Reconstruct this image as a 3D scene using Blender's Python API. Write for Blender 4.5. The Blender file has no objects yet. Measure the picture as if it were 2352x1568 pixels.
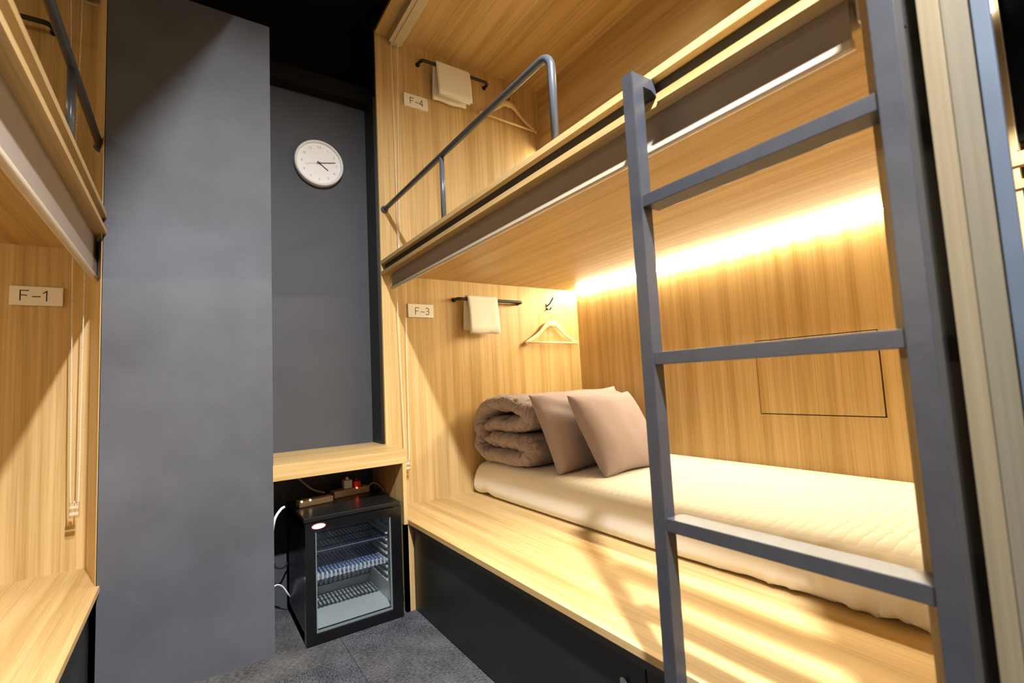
import bpy, bmesh, math, random
from mathutils import Vector, Matrix, noise
random.seed(7)
scene = bpy.context.scene
COL = scene.collection

# ------------------------------------------------------------------ camera
F_PX = 1100.78
CAM_R = Vector((0.82829439, -0.55809006, -0.0496375))
CAM_U = Vector((-0.00422233, -0.09480692, 0.99548672))
CAM_D = Vector((0.56027722, 0.82434649, 0.08088448))
cam_data = bpy.data.cameras.new('camera')
cam = bpy.data.objects.new('camera', cam_data)
COL.objects.link(cam)
cam_data.sensor_width = 36.0
cam_data.lens = F_PX / 2352.0 * 36.0
cam_data.clip_start = 0.02
cam.matrix_world = Matrix((
    (CAM_R.x, CAM_U.x, -CAM_D.x, -0.7936),
    (CAM_R.y, CAM_U.y, -CAM_D.y, 0.0),
    (CAM_R.z, CAM_U.z, -CAM_D.z, 0.96),
    (0, 0, 0, 1)))
cam_data.dof.use_dof = True
cam_data.dof.focus_distance = 1.75
cam_data.dof.aperture_fstop = 3.2
scene.camera = cam

# ------------------------------------------------------------------ world, exposure
world = bpy.data.worlds.new('world')
scene.world = world
world.use_nodes = True
world.node_tree.nodes['Background'].inputs[0].default_value = (0.75, 0.85, 1.0, 1)
world.node_tree.nodes['Background'].inputs[1].default_value = 0.0
vs = scene.view_settings
vs.view_transform = 'Standard'
vs.look = 'None'
vs.gamma = 1.0
vs.use_curve_mapping = False
vs.exposure = 0.0

LAMP_POS = (-0.515, -0.15, 2.72)
LAMP_W = 12600.0            # emission strengths
LAMP_COL = (1.0, 0.985, 0.97)
LED_COL = (1.0, 0.86, 0.56)
LED_LOW = 335.0
LED_UP = 72.0
LED_LEFT = 95.0
LED_LEFT_UP = 36.0
CORR_W = 5.0

# ------------------------------------------------------------------ materials
def new_mat(name):
    m = bpy.data.materials.new(name)
    m.use_nodes = True
    nt = m.node_tree
    b = nt.nodes['Principled BSDF']
    return m, nt, b

def plain(name, col, rough=0.5, metal=0.0, spec=0.5, bump=0.0, bscale=200.0, var=0.0, vscale=6.0, sheen=0.0):
    m, nt, b = new_mat(name)
    b.inputs['Base Color'].default_value = (*col, 1)
    b.inputs['Roughness'].default_value = rough
    b.inputs['Metallic'].default_value = metal
    b.inputs['Specular IOR Level'].default_value = spec
    if sheen:
        b.inputs['Sheen Weight'].default_value = sheen
    tc = nt.nodes.new('ShaderNodeTexCoord')
    if var > 0:
        n = nt.nodes.new('ShaderNodeTexNoise')
        n.inputs['Scale'].default_value = vscale
        n.inputs['Detail'].default_value = 5
        nt.links.new(tc.outputs['Object'], n.inputs['Vector'])
        r = nt.nodes.new('ShaderNodeMapRange')
        r.inputs['From Min'].default_value = 0.3
        r.inputs['From Max'].default_value = 0.7
        r.inputs['To Min'].default_value = 1 - var
        r.inputs['To Max'].default_value = 1 + var
        nt.links.new(n.outputs['Fac'], r.inputs['Value'])
        mx = nt.nodes.new('ShaderNodeVectorMath')
        mx.operation = 'SCALE'
        mx.inputs[0].default_value = col
        nt.links.new(r.outputs['Result'], mx.inputs['Scale'])
        nt.links.new(mx.outputs['Vector'], b.inputs['Base Color'])
    if bump > 0:
        n2 = nt.nodes.new('ShaderNodeTexNoise')
        n2.inputs['Scale'].default_value = bscale
        n2.inputs['Detail'].default_value = 3
        nt.links.new(tc.outputs['Object'], n2.inputs['Vector'])
        bp = nt.nodes.new('ShaderNodeBump')
        bp.inputs['Strength'].default_value = bump
        bp.inputs['Distance'].default_value = 0.002
        nt.links.new(n2.outputs['Fac'], bp.inputs['Height'])
        nt.links.new(bp.outputs['Normal'], b.inputs['Normal'])
    return m

def oak(axis, light=(0.63, 0.45, 0.215), dark=(0.43, 0.28, 0.10), seed=0.0):
    """pale oak laminate; straight grain running along the given axis"""
    m, nt, b = new_mat('oak_grain_' + axis)
    tc = nt.nodes.new('ShaderNodeTexCoord')
    def streak(across, along, detail, off):
        mp = nt.nodes.new('ShaderNodeMapping')
        sc = [across] * 3
        sc['xyz'.index(axis)] = along
        mp.inputs['Scale'].default_value = sc
        mp.inputs['Location'].default_value = (off, off * .7, off * 1.3)
        nt.links.new(tc.outputs['Object'], mp.inputs['Vector'])
        n = nt.nodes.new('ShaderNodeTexNoise')
        n.inputs['Scale'].default_value = 1.0
        n.inputs['Detail'].default_value = detail
        n.inputs['Roughness'].default_value = 0.6
        nt.links.new(mp.outputs['Vector'], n.inputs['Vector'])
        return n
    a = streak(22, 0.7, 4, 3.1 + seed)
    c = streak(170, 1.8, 3, 7.7 + seed)
    add = nt.nodes.new('ShaderNodeMath'); add.operation = 'MULTIPLY_ADD'
    nt.links.new(c.outputs['Fac'], add.inputs[0])
    add.inputs[1].default_value = 0.62
    nt.links.new(a.outputs['Fac'], add.inputs[2])
    rp = nt.nodes.new('ShaderNodeValToRGB')
    rp.color_ramp.elements[0].position = 0.60
    rp.color_ramp.elements[0].color = (*dark, 1)
    rp.color_ramp.elements[1].position = 0.96
    rp.color_ramp.elements[1].color = (*light, 1)
    nt.links.new(add.outputs[0], rp.inputs['Fac'])
    nt.links.new(rp.outputs['Color'], b.inputs['Base Color'])
    b.inputs['Roughness'].default_value = 0.42
    b.inputs['Specular IOR Level'].default_value = 0.35
    bp = nt.nodes.new('ShaderNodeBump')
    bp.inputs['Strength'].default_value = 0.06
    bp.inputs['Distance'].default_value = 0.001
    nt.links.new(c.outputs['Fac'], bp.inputs['Height'])
    nt.links.new(bp.outputs['Normal'], b.inputs['Normal'])
    return m

def emit(name, col, strength):
    m = bpy.data.materials.new(name)
    m.use_nodes = True
    nt = m.node_tree
    nt.nodes.remove(nt.nodes['Principled BSDF'])
    e = nt.nodes.new('ShaderNodeEmission')
    e.inputs['Color'].default_value = (*col, 1)
    e.inputs['Strength'].default_value = strength
    nt.links.new(e.outputs[0], nt.nodes['Material Output'].inputs['Surface'])
    return m

def thin_glass(name, tint=(0.86, 0.92, 0.95), refl=0.10):
    m = bpy.data.materials.new(name)
    m.use_nodes = True
    nt = m.node_tree
    nt.nodes.remove(nt.nodes['Principled BSDF'])
    t = nt.nodes.new('ShaderNodeBsdfTransparent')
    t.inputs['Color'].default_value = (*tint, 1)
    g = nt.nodes.new('ShaderNodeBsdfGlossy')
    g.inputs['Roughness'].default_value = 0.03
    mx = nt.nodes.new('ShaderNodeMixShader')
    mx.inputs[0].default_value = refl
    nt.links.new(t.outputs[0], mx.inputs[1])
    nt.links.new(g.outputs[0], mx.inputs[2])
    nt.links.new(mx.outputs[0], nt.nodes['Material Output'].inputs['Surface'])
    return m

def carpet(name, axis, base):
    m, nt, b = new_mat(name)
    tc = nt.nodes.new('ShaderNodeTexCoord')
    mp = nt.nodes.new('ShaderNodeMapping')
    mp.inputs['Scale'].default_value = (260, 70, 100) if axis == 'y' else (70, 260, 100)
    nt.links.new(tc.outputs['Object'], mp.inputs['Vector'])
    n = nt.nodes.new('ShaderNodeTexNoise')
    n.inputs['Scale'].default_value = 1.0
    n.inputs['Detail'].default_value = 4
    n.inputs['Roughness'].default_value = 0.75
    nt.links.new(mp.outputs['Vector'], n.inputs['Vector'])
    n2 = nt.nodes.new('ShaderNodeTexNoise')
    n2.inputs['Scale'].default_value = 9
    nt.links.new(tc.outputs['Object'], n2.inputs['Vector'])
    rp = nt.nodes.new('ShaderNodeValToRGB')
    rp.color_ramp.elements[0].position = 0.36
    rp.color_ramp.elements[0].color = tuple(c * 0.25 for c in base) + (1,)
    rp.color_ramp.elements[1].position = 0.66
    rp.color_ramp.elements[1].color = tuple(c * 1.75 for c in base) + (1,)
    add = nt.nodes.new('ShaderNodeMath'); add.operation = 'MULTIPLY_ADD'
    nt.links.new(n2.outputs['Fac'], add.inputs[0])
    add.inputs[1].default_value = 0.25
    ad2 = nt.nodes.new('ShaderNodeMath'); ad2.operation = 'SUBTRACT'
    nt.links.new(n.outputs['Fac'], ad2.inputs[0]); ad2.inputs[1].default_value = 0.125
    nt.links.new(ad2.outputs[0], add.inputs[2])
    nt.links.new(add.outputs[0], rp.inputs['Fac'])
    nt.links.new(rp.outputs['Color'], b.inputs['Base Color'])
    b.inputs['Roughness'].default_value = 0.95
    b.inputs['Specular IOR Level'].default_value = 0.1
    bp = nt.nodes.new('ShaderNodeBump')
    bp.inputs['Strength'].default_value = 0.8
    bp.inputs['Distance'].default_value = 0.004
    nt.links.new(n.outputs['Fac'], bp.inputs['Height'])
    nt.links.new(bp.outputs['Normal'], b.inputs['Normal'])
    return m

def quilted(name, col):
    """cream bed pad: stitched lines running across the bed"""
    m, nt, b = new_mat(name)
    b.inputs['Base Color'].default_value = (*col, 1)
    b.inputs['Roughness'].default_value = 0.9
    b.inputs['Specular IOR Level'].default_value = 0.15
    tc = nt.nodes.new('ShaderNodeTexCoord')
    w = nt.nodes.new('ShaderNodeTexWave')
    w.bands_direction = 'Y'
    w.inputs['Scale'].default_value = 9.5
    w.inputs['Distortion'].default_value = 1.4
    w.inputs['Detail'].default_value = 1.0
    w.inputs['Detail Scale'].default_value = 3.0
    nt.links.new(tc.outputs['Object'], w.inputs['Vector'])
    pw = nt.nodes.new('ShaderNodeMath'); pw.operation = 'POWER'
    nt.links.new(w.outputs['Fac'], pw.inputs[0]); pw.inputs[1].default_value = 0.35
    sep = nt.nodes.new('ShaderNodeSeparateXYZ')
    nt.links.new(tc.outputs['Object'], sep.inputs[0])
    cut = nt.nodes.new('ShaderNodeMapRange')
    cut.inputs['From Min'].default_value = 0.524
    cut.inputs['From Max'].default_value = 0.541
    nt.links.new(sep.outputs['Z'], cut.inputs['Value'])
    bp = nt.nodes.new('ShaderNodeBump')
    bp.inputs['Distance'].default_value = 0.004
    mul = nt.nodes.new('ShaderNodeMath'); mul.operation = 'MULTIPLY'
    nt.links.new(pw.outputs[0], mul.inputs[0]); nt.links.new(cut.outputs[0], mul.inputs[1])
    bp.inputs['Strength'].default_value = 0.9
    nt.links.new(mul.outputs[0], bp.inputs['Height'])
    nt.links.new(bp.outputs['Normal'], b.inputs['Normal'])
    return m

M = {}
M['oak_x'] = oak('x'); M['oak_y'] = oak('y'); M['oak_z'] = oak('z')
M['oak_shaded'] = oak('z', (0.24, 0.195, 0.125), (0.18, 0.14, 0.082), 3.0)  # oak darkened to stand in for weaker lamplight on the jamb
M['oak_grey_shaded'] = oak('z', (0.18, 0.16, 0.12), (0.135, 0.12, 0.083), 5.0)  # greyer veneer, its tone also lowered in place of weak lamplight
M['wall'] = plain('grey_blue_plaster', (0.083, 0.090, 0.112), 0.62, bump=0.15, bscale=90, var=0.26, vscale=3.2)
M['wall_dark'] = plain('dark_blue_grey_paint', (0.052, 0.057, 0.072), 0.6, bump=0.1, bscale=80, var=0.10, vscale=4)
M['black_wall'] = plain('black_paint', (0.010, 0.010, 0.0105), 0.9, spec=0.08)
M['pier'] = plain('slate_blue_paint', (0.060, 0.084, 0.125), 0.6, var=0.1, vscale=14)
M['black_lam'] = plain('black_laminate', (0.012, 0.0125, 0.011), 0.42, var=0.05)
M['black_edge'] = plain('black_edge_strip', (0.030, 0.031, 0.030), 0.5)
M['steel'] = plain('slate_painted_steel', (0.044, 0.049, 0.063), 0.34, spec=0.6, bump=0.12, bscale=70, var=0.1, vscale=30)
M['tube'] = plain('grey_painted_tube', (0.075, 0.085, 0.105), 0.3, spec=0.6)
M['black_metal'] = plain('matt_black_metal', (0.012, 0.011, 0.010), 0.4)
M['blind'] = plain('taupe_blind_fabric', (0.36, 0.315, 0.275), 0.75, bump=0.1, bscale=600)
M['cream'] = plain('cream_plastic', (0.60, 0.52, 0.40), 0.55)
M['alu'] = plain('aluminium_profile', (0.62, 0.58, 0.52), 0.3, metal=0.6)
M['white'] = plain('white_plastic', (0.80, 0.79, 0.77), 0.35)
M['bead'] = plain('clear_white_bead', (0.85, 0.80, 0.72), 0.2)
M['clear'] = thin_glass('clear_plastic', (0.93, 0.90, 0.84), 0.16)
M['towel'] = plain('white_towelling', (0.86, 0.83, 0.77), 0.95, bump=0.6, bscale=420, spec=0.1)
M['hanger'] = plain('pale_beech', (0.80, 0.62, 0.36), 0.4)
M['sign'] = plain('white_acrylic', (0.82, 0.79, 0.72), 0.25)
M['ink'] = plain('dark_lettering', (0.03, 0.028, 0.026), 0.6)
M['ink2'] = plain('grey_lettering', (0.35, 0.36, 0.40), 0.6)
M['taupe'] = plain('taupe_cotton', (0.355, 0.288, 0.305), 0.85, bump=0.12, bscale=260, spec=0.15, sheen=0.15)
def wrinkled(name, col, scale, strength):
    m, nt, b = new_mat(name)
    b.inputs['Base Color'].default_value = (*col, 1)
    b.inputs['Roughness'].default_value = 0.85
    b.inputs['Specular IOR Level'].default_value = 0.15
    b.inputs['Sheen Weight'].default_value = 0.15
    tc = nt.nodes.new('ShaderNodeTexCoord')
    mp = nt.nodes.new('ShaderNodeMapping')
    mp.inputs['Scale'].default_value = (0.55, 1.0, 1.0)
    nt.links.new(tc.outputs['Object'], mp.inputs['Vector'])
    n = nt.nodes.new('ShaderNodeTexNoise')
    n.inputs['Scale'].default_value = scale
    n.inputs['Detail'].default_value = 2.5
    n.inputs['Distortion'].default_value = 1.6
    nt.links.new(mp.outputs['Vector'], n.inputs['Vector'])
    sb = nt.nodes.new('ShaderNodeMath'); sb.operation = 'SUBTRACT'; sb.inputs[1].default_value = 0.5
    nt.links.new(n.outputs['Fac'], sb.inputs[0])
    ab = nt.nodes.new('ShaderNodeMath'); ab.operation = 'ABSOLUTE'
    nt.links.new(sb.outputs[0], ab.inputs[0])
    pw = nt.nodes.new('ShaderNodeMath'); pw.operation = 'POWER'; pw.inputs[1].default_value = 0.6
    nt.links.new(ab.outputs[0], pw.inputs[0])
    bp = nt.nodes.new('ShaderNodeBump')
    bp.inputs['Strength'].default_value = strength
    bp.inputs['Distance'].default_value = 0.02
    nt.links.new(pw.outputs[0], bp.inputs['Height'])
    nt.links.new(bp.outputs['Normal'], b.inputs['Normal'])
    return m
M['taupe_duvet'] = wrinkled('taupe_duvet_cotton', (0.355, 0.288, 0.305), 9.0, 1.0)
M['taupe_pillow'] = wrinkled('taupe_pillow_cotton', (0.355, 0.288, 0.305), 5.0, 0.10)
M['sheet'] = quilted('cream_quilted_cotton', (0.85, 0.83, 0.79))
M['dial'] = plain('white_dial', (0.92, 0.93, 0.96), 0.5)
M['rim'] = plain('pale_grey_rim', (0.80, 0.80, 0.82), 0.35)
M['fridge'] = plain('satin_black_enamel', (0.008, 0.009, 0.010), 0.33, spec=0.45)
M['fridge_frame'] = plain('gloss_black_frame', (0.006, 0.006, 0.007), 0.18, spec=0.5)
M['liner'] = plain('pale_grey_liner', (0.62, 0.64, 0.64), 0.4)
M['rack'] = plain('blue_grey_wire', (0.30, 0.36, 0.62), 0.3)
M['rack_shaded'] = plain('shaded_blue_wire', (0.10, 0.12, 0.22), 0.4)  # upper shelf wire: rack colour darkened to stand in for shade
M['gasket'] = plain('grey_gasket', (0.40, 0.43, 0.46), 0.4)
M['glass'] = thin_glass('fridge_glass', (0.84, 0.87, 0.88), 0.035)
M['badge'] = plain('white_badge', (0.85, 0.80, 0.82), 0.4)
M['badge_rim'] = plain('red_badge_rim', (0.35, 0.06, 0.06), 0.4)
M['strip'] = plain('beige_power_strip', (0.55, 0.45, 0.34), 0.45)
M['red'] = plain('red_switch', (0.5, 0.02, 0.015), 0.4)
M['red_led'] = emit('red_pilot_light', (1.0, 0.06, 0.03), 12)
M['amber_led'] = emit('amber_pilot_light', (1.0, 0.62, 0.28), 7)
M['cable_w'] = plain('white_cable', (0.72, 0.75, 0.80), 0.4)
M['cable_b'] = plain('black_cable', (0.02, 0.02, 0.025), 0.4)
M['chrome'] = plain('chrome', (0.6, 0.6, 0.6), 0.2, metal=1.0)
M['carpet_a'] = carpet('grey_carpet_a', 'y', (0.086, 0.092, 0.108))
M['carpet_b'] = carpet('grey_carpet_b', 'x', (0.098, 0.099, 0.106))
M['lamp'] = emit('downlight_diffuser', LAMP_COL, LAMP_W)
M['led_low'] = emit('warm_led_lower', LED_COL, LED_LOW)
M['led_up'] = emit('warm_led_upper', LED_COL, LED_UP)
M['led_left'] = emit('warm_led_left', LED_COL, LED_LEFT)
M['led_left_up'] = emit('warm_led_left_upper', LED_COL, LED_LEFT_UP)
M['corr'] = emit('corridor_lamp', (1.0, 0.95, 0.9), CORR_W)

# ------------------------------------------------------------------ mesh helpers
def obj(name, bm, mat, parent=None, smooth=False):
    me = bpy.data.meshes.new(name)
    bmesh.ops.recalc_face_normals(bm, faces=bm.faces[:])
    if smooth:
        for f in bm.faces:
            f.smooth = True
    bm.to_mesh(me)
    bm.free()
    o = bpy.data.objects.new(name, me)
    me.materials.append(M[mat] if isinstance(mat, str) else mat)
    COL.objects.link(o)
    if parent:
        o.parent = parent
        if parent.location.length > 0 or parent.parent:
            pm = Matrix.Translation(parent.location)
            if parent.parent:
                pm = Matrix.Translation(parent.parent.location) @ pm
            me.transform(pm.inverted())
    return o

def thing(name, label, cat, loc=(0, 0, 0), group=None):
    o = bpy.data.objects.new(name, None)
    o.empty_display_size = 0.05
    o.location = loc
    COL.objects.link(o)
    return tag(o, label, cat, group)

def tag(o, label, cat, group=None):
    o['label'] = label
    o['category'] = cat
    if group:
        o['group'] = group
    return o

def struct(name, bm, mat):
    o = obj(name, bm, mat)
    o['kind'] = 'structure'
    return o

def B(*boxes, bevel=0.0):
    bm = bmesh.new()
    for b in boxes:
        add_box(bm, *b)
    if bevel:
        bmesh.ops.bevel(bm, geom=bm.edges[:], offset=bevel, segments=2, affect='EDGES', profile=0.6)
    return bm

def add_box(bm, x0, x1, y0, y1, z0, z1):
    r = bmesh.ops.create_cube(bm, size=1.0)
    for v in r['verts']:
        v.co.x = x0 + (v.co.x + .5) * (x1 - x0)
        v.co.y = y0 + (v.co.y + .5) * (y1 - y0)
        v.co.z = z0 + (v.co.z + .5) * (z1 - z0)
    return r['verts']

def add_tube(bm, pts, rad, seg=10, cap=True, flat=1.0):
    """tube swept along a polyline"""
    pts = [Vector(p) for p in pts]
    rings = []
    up = None
    for i, p in enumerate(pts):
        if i == 0:
            t = pts[1] - pts[0]
        elif i == len(pts) - 1:
            t = pts[-1] - pts[-2]
        else:
            t = (pts[i + 1] - p).normalized() + (p - pts[i - 1]).normalized()
        t.normalize()
        if up is None:
            up = Vector((0, 0, 1)) if abs(t.z) < 0.9 else Vector((1, 0, 0))
        a = up - t * up.dot(t)
        if a.length < 1e-4:
            a = Vector((0, 1, 0)) - t * t.y
        a.normalize()
        b = t.cross(a)
        up = a
        rr = rad[i] if isinstance(rad, (list, tuple)) else rad
        rings.append([bm.verts.new(p + a * math.cos(k * 2 * math.pi / seg) * rr * flat + b * math.sin(k * 2 * math.pi / seg) * rr) for k in range(seg)])
    for i in range(len(rings) - 1):
        for k in range(seg):
            bm.faces.new((rings[i][k], rings[i][(k + 1) % seg], rings[i + 1][(k + 1) % seg], rings[i + 1][k]))
    if cap:
        bm.faces.new(rings[0][::-1]); bm.faces.new(rings[-1])

def tube(pts, rad, seg=10, flat=1.0):
    bm = bmesh.new()
    add_tube(bm, pts, rad, seg, True, flat)
    return bm

def arc(c, a, b, r, t0, t1, n=8):
    """points on an arc round c in the plane of unit vectors a, b"""
    c, a, b = Vector(c), Vector(a), Vector(b)
    return [c + a * r * math.cos(t0 + (t1 - t0) * i / n) + b * r * math.sin(t0 + (t1 - t0) * i / n) for i in range(n + 1)]

def smooth_path(pts, n=6):
    """Catmull-Rom through the points"""
    P = [Vector(p) for p in pts]
    P = [P[0] * 2 - P[1]] + P + [P[-1] * 2 - P[-2]]
    out = []
    for i in range(1, len(P) - 2):
        for k in range(n):
            t = k / n
            p0, p1, p2, p3 = P[i - 1:i + 3]
            out.append(0.5 * ((2 * p1) + (p2 - p0) * t + (2 * p0 - 5 * p1 + 4 * p2 - p3) * t * t + (3 * p1 - p0 - 3 * p2 + p3) * t ** 3))
    out.append(P[-2])
    return out

def disc_y(bm, cx, y0, y1, cz, r, seg=48):
    """short cylinder with its axis along Y"""
    a = [bm.verts.new((cx + r * math.cos(t), y0, cz + r * math.sin(t))) for t in [2 * math.pi * k / seg for k in range(seg)]]
    b = [bm.verts.new((cx + r * math.cos(t), y1, cz + r * math.sin(t))) for t in [2 * math.pi * k / seg for k in range(seg)]]
    for k in range(seg):
        bm.faces.new((a[k], a[(k + 1) % seg], b[(k + 1) % seg], b[k]))
    bm.faces.new(a[::-1]); bm.faces.new(b)

def lathe_y(bm, cx, cz, prof, seg=56):
    """profile of (radius, y) turned about an axis along Y"""
    rings = []
    for r, y in prof:
        rings.append([bm.verts.new((cx + r * math.cos(2 * math.pi * k / seg), y, cz + r * math.sin(2 * math.pi * k / seg))) for k in range(seg)])
    for i in range(len(rings) - 1):
        for k in range(seg):
            bm.faces.new((rings[i][k], rings[i][(k + 1) % seg], rings[i + 1][(k + 1) % seg], rings[i + 1][k]))

def text_mesh(s, size, x, y, z, mat, name, parent, align='CENTER', thick=0.0006, sx=1.0, thin=0.0):
    """flat lettering facing -Y"""
    cu = bpy.data.curves.new('lettering', 'FONT')
    cu.body = s
    cu.size = size
    cu.align_x = align
    cu.align_y = 'CENTER'
    cu.extrude = thick / 2
    cu.offset = -size * thin
    t = bpy.data.objects.new('lettering', cu)
    COL.objects.link(t)
    dg = bpy.context.evaluated_depsgraph_get()
    me = bpy.data.meshes.new_from_object(t.evaluated_get(dg))
    bpy.data.objects.remove(t)
    me.transform(Matrix.Translation((x, y, z)) @ Matrix.Rotation(math.pi / 2, 4, 'X') @ Matrix.Diagonal((sx, 1, 1, 1)))
    me.materials.clear()
    me.materials.append(M[mat])
    if parent.location.length > 0:
        me.transform(Matrix.Translation(parent.location).inverted())
    o = bpy.data.objects.new(name, me)
    COL.objects.link(o)
    o.parent = parent
    return o

# ------------------------------------------------------------------ key dimensions (metres)
YP = 2.291      # inner face of the far end panels
YN = 0.243      # inner face of the right unit's near end panel
ZB = 0.382      # bench top
ZD0, ZD1 = 1.513, 1.585   # deck
XB = 1.283      # back of the lower right berth
XB2 = 1.05      # back of the upper right berth
ZT = 2.79       # ceiling of upper right berth
XL = -1.02      # front of left unit
YC = 2.04       # face of the grey pier wall
YW = 2.452      # clock wall
ZTL = 2.48      # ceiling of upper left berth

# ------------------------------------------------------------------ setting
floor = struct('floor', B((-2.6, 1.7, -1.7, 2.7, -0.12, -0.008)), 'black_lam')
S = 0.5
for i in range(3):
    for j in range(9):
        x0 = -1.30 + i * S; y0 = -1.62 + j * S - 0.02
        x1 = min(x0 + S, 0.05)
        k = (i + j) % 2
        o = obj('carpet_tile', B((max(x0, -1.06) + .0008, x1 - .0008, y0 + .0008, min(y0 + S, YW) - .0008, -0.008, 0.0)), 'carpet_a' if k else 'carpet_b', floor)

ceiling = struct('ceiling', B((-2.6, 1.7, -1.7, 2.8, 2.98, 3.05)), 'black_wall')
struct('wall_far', B((-0.60, 0.06, YW, YW + 0.08, 0.0, 2.445)), 'wall_dark')
struct('wall_column', B((XL - 0.008, -0.524, YC, YW + 0.08, 0.0, 2.441)), 'wall')
struct('wall_far_top', B((-2.6, 1.7, 2.62, 2.7, 2.2, 2.98)), 'black_wall')
struct('trim_1', B((-0.60, 0.035, YW - 0.07, YW + 0.17, 2.445, 2.53)), 'black_wall')
struct('trim_2', B((-0.012, 0.004, YP + 0.02, YW, 0.684, 2.445), (0.0, 0.06, YP + 0.02, YP + 0.07, 0.684, 2.9)), 'black_lam')
struct('wall_back', B((-2.6, 1.7, -1.75, -1.70, 0, 2.98)), 'wall_dark')
struct('wall_left', B((-2.65, -2.6, -1.7, 2.7, 0, 2.98)), 'black_wall')
struct('wall_right', B((1.7, 1.75, -1.7, 2.7, 0, 2.98)), 'black_wall')
# jamb between the right unit and the neighbouring bay
struct('trim_3', B((0.03, 0.13, 0.1825, 0.2245, 0, 2.9)), 'black_lam')
struct('trim_4', B((0.0, 0.09, 0.1605, 0.182, 0, 2.9), bevel=0.001), 'oak_shaded')
struct('trim_5', B((0.006, 0.08, 0.134, 0.160, 0, 2.9), (0.010, 0.08, 0.1325, 0.1345, 0, 2.9), bevel=0.0005), 'oak_grey_shaded')
struct('bay_light_blocker', B((0.14, 1.69, -1.69, 0.22, 1.96, 2.97)), 'black_wall')  # unseen black block added to keep the lamp off the neighbouring bay
struct('wall_pier', B((0.0, 0.010, 0.1165, 0.1322, 0, 2.9), bevel=0.001), 'pier')

# ------------------------------------------------------------------ right bunk unit
bunk = thing('bunk_unit', 'tall oak bunk unit with two berths on the right of the aisle', 'bunk bed', (0.0, 1.25, 0.0))
obj('end_panel', B((0.0, XB + 0.018, YP, YP + 0.018, 0.0, ZT + 0.02), bevel=0.0006), 'oak_z', bunk)
obj('end_panel', B((0.0, XB + 0.018, YN - 0.018, YN, 0.0, ZT + 0.02), bevel=0.0006), 'oak_z', bunk)
# lower back panel with the hatch opening
HY0, HY1, HZ0, HZ1 = 0.690, 1.150, 0.760, 1.080
obj('back_panel', B((XB, XB + .018, YN, HY0, .36, ZD0), (XB, XB + .018, HY1, YP, .36, ZD0),
                    (XB, XB + .018, HY0, HY1, .36, HZ0), (XB, XB + .018, HY0, HY1, HZ1, ZD0)), 'oak_z', bunk)
obj('access_hatch', B((XB, XB + .016, HY0 + .006, HY1 - .003, HZ0 + .004, HZ1 - .003), bevel=0.0005), 'oak_z', bunk)
obj('hatch_backing', B((XB + .018, XB + .024, HY0 - .02, HY1 + .02, HZ0 - .02, HZ1 + .02)), 'black_lam', bunk)
obj('back_panel', B((XB2, XB2 + .018, YN, YP, ZD1 - .02, ZT)), 'oak_y', bunk)
# bench board and black base
obj('bench_board', B((0.0, XB, YN, YP, ZB - .018, ZB)), 'oak_y', bunk)
obj('base_rail', B((0.016, 0.05, YN, 2.0382, .334, ZB - .018), bevel=0.0008), 'black_edge', bunk)
d1 = obj('base_door', B((0.024, 0.042, 0.757, 2.0382, 0.004, .330), bevel=0.001), 'black_lam', bunk)
d2 = obj('base_door', B((0.024, 0.042, YN, 0.753, 0.004, .330), bevel=0.001), 'black_lam', bunk)
bm = tube([(0.026, 0.818, .274), (0.018, 0.818, .274)], 0.011, 18)
add_box(bm, 0.0165, 0.0185, 0.815, 0.821, .268, .280)
obj('lock', bm, 'chrome', d1)
obj('bumper', tube([(0.004, 0.628, .352), (-0.006, 0.628, .352)], [0.010, 0.007], 16), 'white', bunk, True)
# deck between the berths (with the ladder hook notch in its lower board)
NY0, NY1 = 0.598, 0.644
def deck_lower():
    return B((0.0, XB + .018, YN, NY0, ZD0, ZD0 + .017), (0.0, XB + .018, NY1, YP, ZD0, ZD0 + .017), (0.012, XB + .018, NY0, NY1, ZD0, ZD0 + .017))
obj('deck_soffit', deck_lower(), 'oak_y', bunk)
obj('deck_core', B((0.020, XB + .018, YN, YP, ZD0 + .017, ZD1 - .018)), 'black_edge', bunk)
obj('deck_board', B((0.0, XB + .018, YN, YP, ZD1 - .018, ZD1), bevel=0.0008), 'oak_y', bunk)
obj('top_panel', B((0.0, XB + .018, YN, YP, ZT, ZT + .018), bevel=0.0008), 'oak_y', bunk)

# fridge niche: counter and side panel next to the unit
niche = thing('niche_counter', 'oak counter shelf bridging the fridge niche below the clock', 'shelf', (-0.27, 2.25, 0.0))
obj('counter', B((-0.526, 0.0, 2.0385, YW, 0.6241, 0.6836), bevel=0.0008), 'oak_x', niche)
obj('side_panel', B((-0.0167, 0.0, 2.0385, YW, 0.0, 0.6239), (-0.0167, 0.0235, 2.0385, 2.06, 0.0, ZB - .019)), 'oak_z', niche)

# ------------------------------------------------------------------ left bunk unit
lb = thing('bunk_unit', 'oak bunk unit with two berths on the left of the aisle', 'bunk bed', (-1.05, 1.25, 0.0))
XLB, XLB2 = -2.30, -1.95
obj('end_panel', B((XLB - .018, -1.086, YP, YP + .018, 0.0, ZTL + .018)), 'oak_z', lb)
obj('end_panel', B((XLB - .018, XL, 0.22, 0.238, 0.0, ZTL + .018)), 'oak_z', lb)
bm = bmesh.new()
def prism(bm, poly, z0, z1):
    a = [bm.verts.new((x, y, z0)) for x, y in poly]; b = [bm.verts.new((x, y, z1)) for x, y in poly]
    n = len(poly)
    for k in range(n):
        bm.faces.new((a[k], a[(k + 1) % n], b[(k + 1) % n], b[k]))
    bm.faces.new(a[::-1]); bm.faces.new(b)
fill = [(-1.087, YP), (-1.032, YC), (-1.030, YC), (-1.030, YP)]
prism(bm, fill, ZB, ZD0); prism(bm, fill, ZD1, ZTL)
obj('corner_filler', bm, 'oak_z', lb)
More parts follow.
